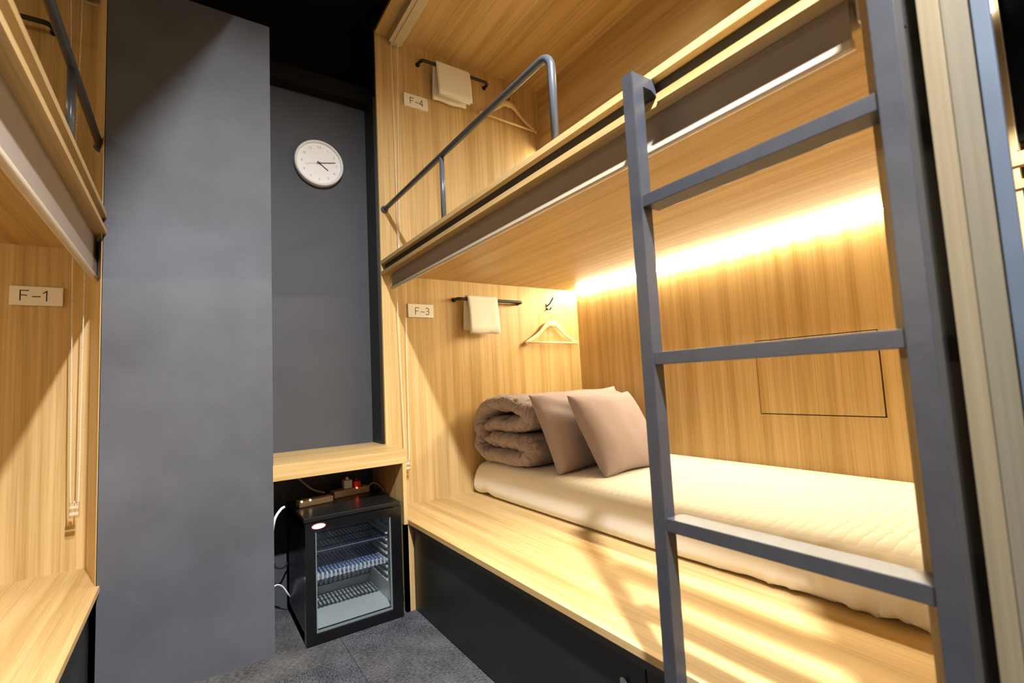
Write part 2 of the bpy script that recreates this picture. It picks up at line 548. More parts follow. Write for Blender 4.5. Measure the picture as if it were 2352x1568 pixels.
obj('back_panel', B((XLB - .018, XLB, .238, YP, .36, ZD0)), 'oak_z', lb)
obj('back_panel', B((XLB2 - .018, XLB2, .238, YP, ZD1 - .02, ZTL)), 'oak_z', lb)
obj('bench_board', B((XLB, -1.031, .238, YP, ZB - .018, ZB), (-1.031, XL, .238, YC, ZB - .018, ZB)), 'oak_y', lb)
obj('base_rail', B((-1.06, -1.034, .238, YC, .334, ZB - .018)), 'black_edge', lb)
obj('base_door', B((-1.062, -1.044, .238, YC, .004, .330), bevel=0.001), 'black_lam', lb)
def lbox(z0, z1, x1):
    return B((XLB - .018, -1.031, .238, YP, z0, z1), (-1.031, x1, .238, YC, z0, z1))
obj('deck_soffit', lbox(ZD0, ZD0 + .017, XL), 'oak_y', lb)
obj('deck_core', B((XLB - .018, XL - .020, .238, YC, ZD0 + .017, ZD1 - .018)), 'black_edge', lb)
obj('deck_board', lbox(ZD1 - .018, ZD1, XL), 'oak_y', lb)
obj('top_panel', lbox(ZTL, ZTL + .018, XL), 'oak_y', lb)

# ------------------------------------------------------------------ neighbouring bay seen past the jamb
nb = thing('bunk_unit', 'sliver of a further oak bunk beyond the blue pier at the right edge', 'bunk bed', (0.7, -0.3, 0.0))
NX = 0.62
obj('end_panel', B((NX, NX + .5, 0.196, 0.2145, 0, 2.6)), 'oak_z', nb)
obj('edge_trim', B((NX - .002, NX + .02, 0.1935, 0.1955, 1.38, 2.6)), 'hanger', nb)
obj('blind', B((NX + .01, NX + .03, -0.6, 0.193, 1.40, 2.6)), 'black_wall', nb)
obj('deck_board', B((NX - .004, NX + .5, -0.6, 0.214, 1.348, 1.376)), 'oak_y', nb)
obj('deck_board', B((NX - .004, NX + .5, -0.6, 0.214, 1.30, 1.318)), 'oak_y', nb)
obj('deck_core', B((NX + .02, NX + .5, -0.6, 0.214, 1.318, 1.348)), 'black_edge', nb)
obj('lower_blind', B((NX + .02, NX + .04, -0.6, 0.214, 0.9, 1.30)), 'blind', nb)
obj('reading_light', B((NX - .022, NX - .002, 0.198, 0.2115, 1.685, 1.722), bevel=0.003), 'corr', nb)

# ------------------------------------------------------------------ ladder
lad = thing('ladder', 'slate grey steel ladder hooked onto the right bunk deck', 'ladder', (-0.045, 0.41, 0.0))
LX0, LX1 = -0.060, -0.030
LY0, LY1 = 0.606, 0.634
RY0, RY1 = 0.1885, 0.2165
bm = bmesh.new()
# left rail with its hook cut from one piece
prof = [(LX0, 0.0), (LX1, 0.0), (LX1, 1.543), (-0.003, 1.543), (0.008, 1.5325), (0.014, 1.5325), (0.008, 1.5665), (LX0, 1.5665)]
a = [bm.verts.new((x, LY0, z)) for x, z in prof]; b = [bm.verts.new((x, LY1, z)) for x, z in prof]
for k in range(len(prof)):
    bm.faces.new((a[k], a[(k + 1) % len(prof)], b[(k + 1) % len(prof)], b[k]))
bm.faces.new(a[::-1]); bm.faces.new(b)
bmesh.ops.bevel(bm, geom=bm.edges[:], offset=0.0012, segments=2, affect='EDGES')
obj('rail', bm, 'steel', lad)
obj('rail', B((LX0, LX1, RY0, RY1, 0.0, 2.5), (LX1, -0.004, RY0 + .004, RY1 - .004, 1.40, 1.43), bevel=0.0012), 'steel', lad)
for z in (1.309, 1.0, 0.6905, 0.381):
    obj('rung', B((-0.0555, -0.009, RY1 - .0005, LY0 + .0005, z - .024, z), bevel=0.0012), 'steel', lad)

# ------------------------------------------------------------------ guard rails
def guard(name, label, x, y_wall, y_post, y_end, sgn, group):
    g = thing(name, label, 'guard rail', (x, y_end, ZD1), group)
    zr = 1.850
    R = 0.0115
    rb = 0.045
    pts = [(x, y_wall, zr), (x, y_end + rb, zr)] + arc((x, y_end + rb, zr - rb), (0, 0, 1), (0, -1, 0), rb, 0, math.pi / 2, 9)[1:] + [(x, y_end, ZD1)]
    obj('top_tube', tube(pts, R, 18), 'tube', g, True)
    obj('post', tube([(x, y_post, zr - .004), (x, y_post, ZD1)], R * .82, 16), 'tube', g, True)
    obj('wall_flange', tube([(x, y_wall, zr), (x, y_wall - .006, zr), (x, y_wall - .016, zr)], [.019, .019, .013], 20), 'tube', g, True)
    return g
guard('guard_rail', 'bent grey tube guard rail along the upper right berth below the F-4 sign', .026, YP, 1.632, .949, 1, 'berth guard rails')
guard('guard_rail', 'dark tube guard rail along the upper left berth beside the column', XL - .032, 2.138, 1.63, .949, -1, 'berth guard rails')

# ------------------------------------------------------------------ blinds
def bead_chain(name, parent, pa, pb, pc, pd):
    """two strands pa->pb and pd->pc joined by a loop at the bottom"""
    bm = bmesh.new()
    pa, pb, pc, pd = map(Vector, (pa, pb, pc, pd))
    mid = (pb + pc) / 2 + Vector((0, 0, -0.012))
    path = smooth_path([pa, pa.lerp(pb, .5), pb, mid, pc, pc.lerp(pd, .5), pd], 24)
    L = [0]
    for i in range(1, len(path)):
        L.append(L[-1] + (path[i] - path[i - 1]).length)
    s = 0; i = 0
    while s < L[-1]:
        while L[i + 1] < s:
            i += 1
        p = path[i].lerp(path[i + 1], (s - L[i]) / max(1e-6, L[i + 1] - L[i]))
        r = bmesh.ops.create_icosphere(bm, subdivisions=1, radius=0.0024)
        for v in r['verts']:
            v.co += p
        s += 0.0052
    add_tube(bm, path[::3] + [path[-1]], 0.0008, 4)
    o = obj(name, bm, 'bead', parent, True)
    o['kind'] = 'stuff'
    return o

def roller(name, label, xr, y0, y1, ztop, zbar, sgn, chain, group, rolled=True):
    """roller blind: roll, short drop of fabric, bottom bar, brackets and bead chain; sgn=+1 berth lies toward +X"""
    t = thing(name, label, 'roller blind', (xr, (y0 + y1) / 2, ztop), group)
    rr = 0.019
    zr = ztop - rr - 0.003
    bm = bmesh.new()
    add_tube(bm, [(xr + sgn * .006, y0 + .012, zr), (xr + sgn * .006, y1 - .012, zr)], rr, 28)
    obj('roll', bm, 'blind', t, True)
    xf = xr + sgn * .006 - sgn * rr
    if rolled:
        bm = B((xf - .0012, xf + .0012, y0 + .016, y1 - .016, zbar + .008, ztop - .002))
        obj('fabric', bm, 'blind', t)
        obj('bottom_bar', B((xf - .0075, xf + .0075, y0 + .014, y1 - .014, zbar, zbar + .016), bevel=0.004), 'cream', t, True)
    for yy in (y0, y1 - .006):
        obj('bracket', B((xr - .018, xr + .032, yy, yy + .006, ztop - .046, ztop - .0005), bevel=0.002), 'cream', t)
    ch = bead_chain('bead_chain', t, *chain[:4])
    zb = (Vector(chain[1]).z + Vector(chain[2]).z) / 2
    cx = (chain[1][0] + chain[2][0]) / 2; cy = (chain[1][1] + chain[2][1]) / 2
    if chain[4]:
        w = obj('chain_weight', B((cx - .013, cx + .013, cy - .005, cy + .005, zb - .066, zb - .014), bevel=0.003), 'clear', t)
        obj('weight_cap', B((cx - .012, cx + .012, cy - .0035, cy + .0035, zb - .056, zb - .047), (cx - .012, cx + .012, cy - .0035, cy + .0035, zb - .034, zb - .027)), 'white', w)
    return t

roller('roller_blind', 'taupe roller blind with cream bar above the lower right berth', .050, YN + .008, YP - .034, ZD0, 1.432, 1,
       ((.055, 2.236, 1.468), (.074, 2.236, .618), (.092, 2.232, .618), (.098, 2.228, 1.468), True), 'berth roller blinds')
roller('roller_blind', 'roller blind rolled up under the ceiling of the upper right berth', .095, YN + .008, YP - .012, ZT, 2.73, 1,
       ((.076, 2.262, 2.75), (.081, 2.262, 1.68), (.086, 2.262, 1.68), (.110, 2.262, 2.75), False), 'berth roller blinds', rolled=False)
roller('roller_blind', 'taupe roller blind hanging over the lower left berth beside the F-1 sign', -1.068, .25, 2.165, ZD0, 1.366, -1,
       ((-1.127, 2.20, 1.46), (-1.117, 2.20, .640), (-1.097, 2.20, .640), (-1.094, 2.20, 1.46), True), 'berth roller blinds')
roller('roller_blind', 'blind of the upper left berth with a thin hanging chain', -1.10, .25, 2.235, ZTL, 2.40, -1,
       ((-1.148, 2.20, 2.44), (-1.135, 2.20, 1.70), (-1.128, 2.20, 1.70), (-1.116, 2.20, 2.44), False), 'berth roller blinds', rolled=False)
# upper right cassette cover
cas = [o for o in bpy.data.objects if o.get('label', '').startswith('roller blind rolled up')][0]
obj('cassette', B((.066, .088, YN + .016, YP - .02, ZT - .040, ZT - .001), (.088, .135, YN + .016, YP - .02, ZT - .043, ZT - .036), bevel=0.002), 'cream', cas)

# ------------------------------------------------------------------ bedding
def mattress_mesh():
    """mattress in a loose cream cover, long side to the aisle"""
    bm = bmesh.new()
    y0, y1 = YN + .004, YP - .012
    NYs, prof = 260, []
    def section(y):
        t = (y - y0) / (y1 - y0)
        xf = .525 - .062 * min(1, (y - y0) / .9) ** .8
        # wrinkled, slightly lifted hem toward the near end
        near = max(0.0, 1 - (y - y0) / 0.75)
        pts = []
        rows = [(0.026, .383), (0.010, .388), (-.006, .402), (-.011, .425), (-.008, .452), (.000, .478), (.011, .500), (.025, .520), (.046, .533), (.075, .539),
                (.13, .542), (.22, .5435), (.35, .545), (.5, .545), (.62, .5445), (.70, .543)]
        for i, (dx, z) in enumerate(rows):
            side = max(0.0, 1 - i / 9.0)
            n1 = noise.noise(Vector((y * 9, i * .35, 2.0)))
            n2 = noise.noise(Vector((y * 22 + z * 14, i * .5, 7.0)))
            n3 = 1 - abs(noise.noise(Vector((y * 13 + z * 16, z * 6, 4.0)))) * 2.4
            fold = (n1 * .006 + n2 * .007 + max(0, n3) ** 2 * .016) * side * (0.08 + near ** 1.3 * 2.3)
            fan = math.sin((y - y0) * 62 + z * 34 + 2.2 * noise.noise(Vector((y * 5, z * 7, 1.0))))
            fold += max(0, fan) ** 2 * .011 * math.sin(min(1.0, i / 8.0) * math.pi) * max(0, 1 - (y - y0) / .55) ** .7
            x = xf + dx - fold
            if i <= 1:
                z = z + max(0, noise.noise(Vector((y * 17, 3, 3)))) * .014 * near
            zz = z + (noise.noise(Vector((y * 3, dx * 5, 1))) * .0025 if i > 6 else 0)
            pts.append((min(x, XB - .006), y, zz))
        pts.append((XB - .006, y, .541))
        pts.append((XB - .004, y, .500))
        pts.append((XB - .004, y, .383))
        # far end: round the corner down
        e = max(0.0, 1 - (y1 - y) / .035)
        if e > 0:
            k = 1 - math.sqrt(max(0, 1 - e * e))
            pts = [(p[0] + (k * .030 if i < 12 else 0), p[1], p[2] - (k * .030 if p[2] > .44 else 0)) for i, p in enumerate(pts)]
        # tucked notch low on the far front corner
        tk = math.exp(-((y - (y1 - .13)) / .035) ** 2)
        pts = [(p[0] + (tk * .012 if i < 3 else 0), p[1], p[2] + (tk * .012 if i < 2 else 0)) for i, p in enumerate(pts)]
        return [Vector(p) for p in pts]
    ys = [y0 + (y1 - y0) * k / NYs for k in range(NYs)] + [y1 - .004, y1]
    rings = [[bm.verts.new(p) for p in section(y)] for y in ys]
    n = len(rings[0])
    for a, b in zip(rings, rings[1:]):
        for k in range(n - 1):
            bm.faces.new((a[k], a[k + 1], b[k + 1], b[k]))
        bm.faces.new((a[n - 1], a[0], b[0], b[n - 1]))
    bm.faces.new(rings[0]); bm.faces.new(rings[-1][::-1])
    return bm
mat1 = obj('mattress', mattress_mesh(), 'sheet', None, True)
tag(mat1, 'cream quilted mattress on the lower right berth under the pillows', 'mattress')

def duvet_mesh():
    bm = bmesh.new()
    yl, z0 = 2.262, .546          # left end of the roll in the picture, mattress level
    path2 = [(.085, .120), (.13, .118), (.22, .114), (.33, .112), (.385, .104), (.410, .078), (.385, .047), (.32, .040), (.20, .041), (.09, .046),
             (.044, .075), (.036, .135), (.038, .20), (.060, .250), (.115, .288), (.20, .300), (.30, .296), (.375, .278), (.402, .245), (.378, .213), (.30, .200), (.20, .198), (.12, .194), (.078, .178)]
    P = smooth_path([(0, yl - u, z0 + z) for u, z in path2], 7)
    N = len(P)
    T = .0385
    x0, x1 = .480, 1.235
    MX = 60
    grid_o, grid_i = [], []
    for i, p in enumerate(P):
        t = (P[min(i + 1, N - 1)] - P[max(i - 1, 0)]).normalized()
        nrm = Vector((0, -t.z, t.y))
        # which arc the point belongs to shifts its front edge a little
        ro, ri = [], []
        fr = i / (N - 1)
        endtaper = min(1.0, math.sqrt(min(1, i / 5.0)) if i < 5 else 1, math.sqrt(min(1, (N - 1 - i) / 5.0)) if N - 1 - i < 5 else 1)
        shift = .020 * math.sin(fr * 9.0) + .020 * noise.noise(Vector((fr * 26, 0, 3)))
        low = math.exp(-((fr - .30) / .10) ** 2)
        for k in range(MX + 1):
            v = k / MX
            # dense near the front end
            vv = v ** 1.6
            x = (x0 + shift) + (x1 - x0 - shift) * vv
            d0 = vv * (x1 - x0); d1 = (1 - vv) * (x1 - x0)
            puff = min(1.0, math.sqrt(max(0, 1 - max(0, 1 - d0 / .070) ** 2))) * min(1.0, math.sqrt(max(0, 1 - max(0, 1 - d1 / .05) ** 2)))
            th = T * (0.10 + 0.90 * puff) * (0.15 + 0.85 * endtaper)
            frontw = math.exp(-d0 / .16)
            w = noise.noise(Vector((x * 9, fr * 26, 1.5))) * .007 + noise.noise(Vector((x * 20, fr * 60, 4.5))) * .005 * (.3 + frontw) \
                + noise.noise(Vector((x * 5, fr * 9, 8))) * .010
            rg = 1 - abs(noise.noise(Vector((x * 5 + fr * 3, fr * 42, 2.2)))) * 2.2
            w += max(0, rg) ** 3 * -.018 * (.25 + frontw)
            w *= (.35 + .65 * puff)
            c = Vector((x, p.y, p.z))
            a = c + nrm * (th + w); b = c - nrm * (th - w * .6)
            a.z = max(a.z, z0 + .0005 + .001 * puff); b.z = max(b.z, z0 + .0005)
            a.y = min(a.y, YP - .004); b.y = min(b.y, YP - .004)
            ro.append(bm.verts.new(a)); ri.append(bm.verts.new(b))
        grid_o.append(ro); grid_i.append(ri)
    for g in (grid_o, grid_i):
        for i in range(N - 1):
            for k in range(MX):
                bm.faces.new((g[i][k], g[i][k + 1], g[i + 1][k + 1], g[i + 1][k]))
    for i in range(N - 1):
        for k in (0, MX):
            bm.faces.new((grid_o[i][k], grid_o[i + 1][k], grid_i[i + 1][k], grid_i[i][k]))
    for i in (0, N - 1):
        for k in range(MX):
            bm.faces.new((grid_o[i][k], grid_o[i][k + 1], grid_i[i][k + 1], grid_i[i][k]))
    return bm
dv = obj('duvet', duvet_mesh(), 'taupe_duvet', None, True)
tag(dv, 'taupe duvet folded into a thick roll at the far end of the lower berth', 'duvet')

def pillow_mesh(w, h, T, seed, crease=0.0):
    bm = bmesh.new()
    N = 44
    front, back = [], []
    for i in range(N + 1):
        fr, br = [], []
        for j in range(N + 1):
            u = -1 + 2 * i / N; v = -1 + 2 * j / N
            uu = math.copysign(abs(u) ** .85, u); vv = math.copysign(abs(v) ** .85, v)
            pin = .07
            x = uu * w / 2 * (1 - pin * (1 - vv * vv))
            y = vv * h / 2 * (1 - pin * (1 - uu * uu))
            t = T / 2 * (max(0, (1 - abs(uu) ** 2.6)) * max(0, (1 - abs(vv) ** 2.6))) ** .45
            cor = abs(uu * vv) ** 1.5
            wr = noise.noise(Vector((x * 11 + seed, y * 11, seed))) * .006 + cor * noise.noise(Vector((x * 30, y * 30 + seed, 3))) * .006
            if crease:
                d = (v * .55 + u * .35 + .02 + .06 * math.sin(u * 3))
                wr -= crease * math.exp(-(d / .07) ** 2) * (1 - abs(u))
                wr += crease * .8 * math.exp(-((d - .14) / .10) ** 2) * (1 - abs(u))
            edge = 1 if (abs(u) < .999 and abs(v) < .999) else 0
            bx = noise.noise(Vector((y * 6, seed, 1))) * .006; by = noise.noise(Vector((x * 6, seed, 9))) * .006
            fr.append(bm.verts.new((x + bx, y + by, t + wr * edge)))
            br.append(fr[-1] if not edge else bm.verts.new((x + bx, y + by, -t + wr * edge * .4)))
        front.append(fr); back.append(br)
    for i in range(N):
        for j in range(N):
            bm.faces.new((front[i][j], front[i + 1][j], front[i + 1][j + 1], front[i][j + 1]))
            q = (back[i][j], back[i][j + 1], back[i + 1][j + 1], back[i + 1][j])
            if len(set(q)) >= 3:
                bm.faces.new([v for k, v in enumerate(q) if v not in q[:k]])
    return bm

def place_pillow(label, w, h, T, seed, bl, br, tl, crease=0.0):
    """pillow plane from bottom-left, bottom-right and top-left corners"""
    bl, br, tl = map(Vector, (bl, br, tl))
    ex = (br - bl).normalized()
    ey = tl - bl; ey = (ey - ex * ey.dot(ex)).normalized()
    ez = ex.cross(ey)
    c = bl + ex * w / 2 + ey * h / 2
    bm = pillow_mesh(w, h, T, seed, crease)
    R_ = Matrix((ex, ey, ez)).transposed().to_4x4()
    bmesh.ops.transform(bm, matrix=Matrix.Translation(c) @ R_, verts=bm.verts[:])
    zmin = min(v.co.z for v in bm.verts)
    for v in bm.verts:
        # the bottom edge sinks and flattens on the bed
        if v.co.z < .5475:
            v.co.z = .5475
    return tag(obj('pillow', bm, 'taupe_pillow', None, True), label, 'pillow', 'taupe pillows on the lower berth')
place_pillow('square taupe pillow leaning in front, nearest the ladder', .425, .392, .150, 1.3, (.622, 1.452, .540), (1.05, 1.485, .540), (.650, 1.645, .862))
place_pillow('creased taupe pillow between the rolled duvet and the front pillow', .610, .385, .140, 5.1, (.528, 1.645, .538), (1.13, 1.690, .552), (.548, 1.795, .862), crease=.014)

# ------------------------------------------------------------------ towel bars and towels
def towel_bar(label, x0, x1, z, flat=1.0):
    t = thing('towel_bar', label, 'towel bar', ((x0 + x1) / 2, YP, z), 'black towel bars')
    yb = YP - .052
    r = .022
    pts = [(x0, YP, z)] + arc((x0 + r, yb + r, z), (-1, 0, 0), (0, -1, 0), r, 0, math.pi / 2, 6) + \
          arc((x1 - r, yb + r, z), (0, -1, 0), (1, 0, 0), r, 0, math.pi / 2, 6) + [(x1, YP, z)]
    obj('bar', tube(pts, .0085, 14, flat), 'black_metal', t, True)
    for x in (x0, x1):
        obj('rosette', tube([(x, YP, z), (x, YP - .004, z)], .0125, 18), 'black_metal', t)
    return t
towel_bar('black towel bar on the end panel above the F-3 berth', .395, .815, 1.408)
towel_bar('black towel bar above the F-4 sign in the upper right berth', .233, .652, 2.690)
towel_bar('black towel bar in the upper left berth at the top left corner', -1.62, -1.205, 2.318)

def towel(label, x0, x1, z, front, back, seed):
    """folded towel hung over the bar"""
    bm = bmesh.new()
    yb = YP - .052
    path = []
    path += [(yb + .026, z - back), (yb + .023, z - back * .6), (yb + .017, z - .03)]
    path += [(yb + .0150 * math.cos(t), z + .0150 * math.sin(t) + .001) for t in [math.pi * k / 8 for k in range(9)]]
    path += [(yb - .0175, z - .03), (yb - .024, z - front * .5), (yb - .030, z - front)]
    P = smooth_path([(0, a, b) for a, b in path], 3)
    N, MX = len(P), 26
    O, I = [], []
    for i, p in enumerate(P):
        t = (P[min(i + 1, N - 1)] - P[max(i - 1, 0)]).normalized()
        n = Vector((0, t.z, -t.y))
        f = i / (N - 1)
        ro, ri = [], []
        for k in range(MX + 1):
            u = k / MX
            hang = abs(f - .5) * 2
            x = x0 + (x1 - x0) * u + .006 * (f - .5) * 2 + .004 * noise.noise(Vector((f * 5, seed, u)))
            ed = min(1, math.sqrt(max(0, 1 - max(0, 1 - min(u, 1 - u) / .05) ** 2)))
            th = .0055 * (.45 + .55 * ed)
            wv = .003 * noise.noise(Vector((x * 18, f * 4 + seed, 0))) * hang
            c = Vector((x, p.y + wv * (1 if f > .5 else .3), p.z + (.003 * math.sin(u * 9 + seed) * hang if i in (0, N - 1) else 0)))
            ro.append(bm.verts.new(c - n * th)); ri.append(bm.verts.new(c + n * th))
        O.append(ro); I.append(ri)
    for g in (O, I):
        for i in range(N - 1):
            for k in range(MX):
                bm.faces.new((g[i][k], g[i][k + 1], g[i + 1][k + 1], g[i + 1][k]))
    for i in range(N - 1):
        for k in (0, MX):
            bm.faces.new((O[i][k], O[i + 1][k], I[i + 1][k], I[i][k]))
    for i in (0, N - 1):
        for k in range(MX):
            bm.faces.new((O[i][k], O[i][k + 1], I[i][k + 1], I[i][k]))
    # second folded layer showing below the hem
    zz = z - front - .004
    add_box(bm, x0 + .008, x1 - .004, yb - .0235, yb - .0165, zz, z - front * .4)
    o = obj('towel', bm, 'towel', None, True)
    return tag(o, label, 'towel', 'folded white towels')
towel('folded white towel on the bar beside the hanger in the F-3 berth', .442, .628, 1.408, .185, .165, 2.0)
towel('folded white towel hanging above the F-4 sign', .310, .515, 2.690, .178, .185, 6.0)

# ------------------------------------------------------------------ hooks and hangers
def wall_hook(label, x, z):
    t = thing('wall_hook', label, 'hook', (x, YP, z), 'black wall hooks')
    obj('base_plate', B((x - .007, x + .007, YP - .004, YP, z - .022, z + .016), bevel=0.001), 'black_metal', t)
    obj('upper_prong', tube(smooth_path([(x, YP - .002, z + .002), (x + .002, YP - .022, z + .010), (x + .008, YP - .045, z + .034), (x + .011, YP - .052, z + .048)], 5), .0042, 10), 'black_metal', t, True)
    obj('lower_prong', tube(smooth_path([(x, YP - .002, z - .014), (x, YP - .018, z - .022), (x + .004, YP - .030, z - .020), (x + .006, YP - .036, z - .008)], 5), .0038, 10), 'black_metal', t, True)
    return t
wall_hook('small black double hook above the wooden hanger in the F-3 berth', 1.034, 1.402)
wall_hook('small black hook behind the guard rail in the upper right berth', .802, 2.664)

def hanger(label, xc, z_ap, z_bar, half, dz, zhook):
    y = YP - .030
    t = thing('coat_hanger', label, 'hanger', (xc, y, z_bar), 'pale wooden coat hangers')
    for s in (-1, 1):
        P = smooth_path([(xc, y, z_ap - .012), (xc + s * .035, y, z_ap - .020), (xc + s * half * .5, y, z_bar + (z_ap - z_bar) * .43 + dz * s * .5), (xc + s * half, y, z_bar - .002 + dz * s)], 7)
        n = len(P)
        rad = [.023 - .0125 * min(1, 1.6 * i / (n - 1)) for i in range(n)]
        bm = bmesh.new()
        add_tube(bm, P, rad, 14, True)
        for v in bm.verts:
            v.co.y = y + (v.co.y - y) * .42
        obj('shoulder', bm, 'hanger', t, True)
    bm = bmesh.new()
    add_tube(bm, [(xc - half + .012, y, z_bar + .004 - dz), (xc + half - .012, y, z_bar + .004 + dz)], .0066, 12)
    obj('trouser_bar', bm, 'hanger', t, True)
    obj('hook_wire', tube(smooth_path([(xc, y, z_ap - .012), (xc, y, z_ap + .018), (xc - .012, y, zhook - .030), (xc - .018, y, zhook - .010), (xc - .004, y, zhook + .002), (xc + .012, y, zhook - .006)], 6), .0016, 8), 'chrome', t, True)
    return t
hanger('pale wooden hanger under the small hook in the F-3 berth', 1.040, 1.305, 1.172, .203, -.001, 1.392)
hanger('pale wooden hanger partly behind the tube guard rail, upper right berth', .802, 2.632, 2.500, .205, -.006, 2.660)

# ------------------------------------------------------------------ berth signs
GLYPH = {
    'F': [[(0, 0), (0, 1)], [(0, 1), (.58, 1)], [(0, .52), (.46, .52)]],
    '-': [[(.05, .40), (.60, .40)]],
    '1': [[(.05, .78), (.30, 1)], [(.30, 1), (.30, 0)]],
    '3': [[(.02, .92), (.16, 1), (.36, 1), (.52, .88), (.52, .68), (.40, .56), (.20, .53)], [(.40, .56), (.56, .42), (.56, .18), (.40, .02), (.18, 0), (.0, .10)]],
    '4': [[(.44, 0), (.44, 1)], [(.44, 1), (.0, .30)], [(.0, .30), (.62, .30)]],
}
ADV = {'F': .86, '-': .80, '1': .5, '3': .6, '4': .6}
def strokes(txt, xc, zc, h, y, w):
    """thin pen-stroke lettering as flat raised bars facing -Y"""
    bm = bmesh.new()
    W_ = sum(ADV[c] for c in txt) * h
    x = xc - W_ / 2
    for c in txt:
        for line in GLYPH[c]:
            for (a0, b0), (a1, b1) in zip(line, line[1:]):
                p = Vector((x + a0 * h, 0, zc - h / 2 + b0 * h)); q = Vector((x + a1 * h, 0, zc - h / 2 + b1 * h))
                d = (q - p).normalized(); n = Vector((-d.z, 0, d.x)) * w / 2
                p = p - d * w / 2; q = q + d * w / 2
                f = [bm.verts.new(v + Vector((0, y, 0))) for v in (p - n, q - n, q + n, p + n)]
                g = [bm.verts.new(v.co + Vector((0, .0008, 0))) for v in f]
                bm.faces.new(f); bm.faces.new(g[::-1])
                for k in range(4):
                    bm.faces.new((f[k], f[(k + 1) % 4], g[(k + 1) % 4], g[k]))
        x += ADV[c] * h
    return bm
def sign(label, x0, x1, z0, z1, s, tx, tz, h):
    t = thing('berth_sign', label, 'sign', ((x0 + x1) / 2, YP, z0), 'white berth number plates')
    pl_ = obj('plate', B((x0, x1, YP - .010, YP, z0, z1), bevel=0.001), 'sign', t)
    for c, off in zip(s, (0, ADV['F'] * h, (ADV['F'] + ADV['-']) * h)):
        W_ = sum(ADV[k] for k in s) * h
        obj('letter', strokes(c, tx - W_ / 2 + off + ADV[c] * h / 2, tz, h, YP - .0105, .0032), 'ink', t)
    return t
sign('white plate reading F-3 on the end panel of the lower right berth', .131, .270, 1.306, 1.374, 'F-3', .208, 1.338, .034)
sign('white plate reading F-4 on the end panel of the upper right berth', .146, .282, 2.436, 2.506, 'F-4', .216, 2.470, .032)
sign('white plate reading F-1 on the end panel of the lower left berth', -1.297, -1.162, 1.301, 1.367, 'F-1', -1.234, 1.335, .034)

# ------------------------------------------------------------------ wall clock
cx, cz, R0 = -.253, 2.088, .1165
ck = thing('wall_clock', 'round white wall clock on the dark wall above the counter', 'clock', (cx, YW, cz - R0))
y = YW
bm = bmesh.new()
lathe_y(bm, cx, cz, [(.001, y), (R0 - .004, y), (R0, y - .006), (R0, y - .030), (R0 - .003, y - .0345), (R0 - .008, y - .036), (R0 - .0125, y - .033), (R0 - .0135, y - .024)])
obj('rim', bm, 'rim', ck, True)
bm = bmesh.new(); disc_y(bm, cx, y - .024, y - .020, cz, R0 - .0125)
obj('dial', bm, 'dial', ck)
for hnum in range(1, 13):
    a = math.radians(90 - 30 * hnum)
    text_mesh(str(hnum), .0165, cx + .082 * math.cos(a), y - .0246, cz + .082 * math.sin(a), 'ink2', 'numeral', ck)
def hand(name, deg, L, w, yy, mat, tail=.012):
    a = math.radians(90 - deg)
    d = Vector((math.cos(a), 0, math.sin(a))); n = Vector((-d.z, 0, d.x))
    bm = bmesh.new()
    c = Vector((cx, yy, cz))
    vs_ = [c - d * tail - n * w, c + d * L - n * w * .6, c + d * L + n * w * .6, c - d * tail + n * w]
    f = bm.faces.new([bm.verts.new(v) for v in vs_])
    r = bmesh.ops.extrude_face_region(bm, geom=[f])
    for v in r['geom']:
        if isinstance(v, bmesh.types.BMVert):
            v.co.y -= .0008
    obj(name, bm, mat, ck)
hand('hour_hand', 4 * 30 + 6.5, .052, .0026, y - .0262, 'ink')
hand('minute_hand', 13 * 6, .080, .0020, y - .0280, 'ink')
hand('second_hand', 43 * 6, .070, .0006, y - .0296, 'ink2', .02)
bm = bmesh.new(); disc_y(bm, cx, y - .032, y - .024, cz, .004, 20)
obj('hub', bm, 'ink', ck)

# ------------------------------------------------------------------ mini fridge
fx0, fx1, fy0, fy1, fz = -.421, -.040, 2.012, 2.405, .470
fr = thing('mini_fridge', 'black glass-door mini fridge in the niche under the oak counter', 'fridge', ((fx0 + fx1) / 2, (fy0 + fy1) / 2, 0.0))
yd = fy0 + .036   # back of the door
bz = .012
obj('cabinet', B((fx0, fx0 + .028, yd + .003, fy1, bz, fz - .018), (fx1 - .028, fx1, yd + .003, fy1, bz, fz - .018), (fx0, fx1, fy1 - .03, fy1, bz, fz - .018), (fx0, fx1, yd + .003, fy1, bz, bz + .028), (fx0, fx1, yd + .003, fy1, fz - .046, fz - .018)), 'fridge', fr)
obj('top_board', B((fx0 - .002, fx1 + .002, fy0 + .014, fy1, fz - .0175, fz), bevel=0.003), 'fridge', fr)
ix0, ix1, iy0, iy1, iz0, iz1 = fx0 + .030, fx1 - .030, yd + .004, fy1 - .032, bz + .030, fz - .048
obj('liner', B((ix0 - .001, ix0 + .002, iy0, iy1, iz0, iz1), (ix1 - .002, ix1 + .001, iy0, iy1, iz0, iz1), (ix0, ix1, iy1 - .003, iy1, iz0, iz1), (ix0, ix1, iy0, iy1, iz0 - .001, iz0 + .002), (ix0, ix1, iy0, iy1, iz1 - .002, iz1)), 'liner', fr)
bm = bmesh.new()
n = 22
for k in range(n):
    xx = ix0 + .012 + (ix1 - ix0 - .024) * k / (n - 1)
    add_box(bm, xx - .0035, xx + .0035, iy1 - .008, iy1 - .003, iz0 + .05, iz1 - .01)
obj('back_ribs', bm, 'liner', fr)
for s, xx in ((1, ix0), (-1, ix1)):
    for k in range(9):
        zz = iz0 + .09 + k * .028
        obj('shelf_runner', B((min(xx, xx + s * .016), max(xx, xx + s * .016), iy0 + .03, iy1 - .03, zz, zz + .008), bevel=0.002), 'liner', fr)
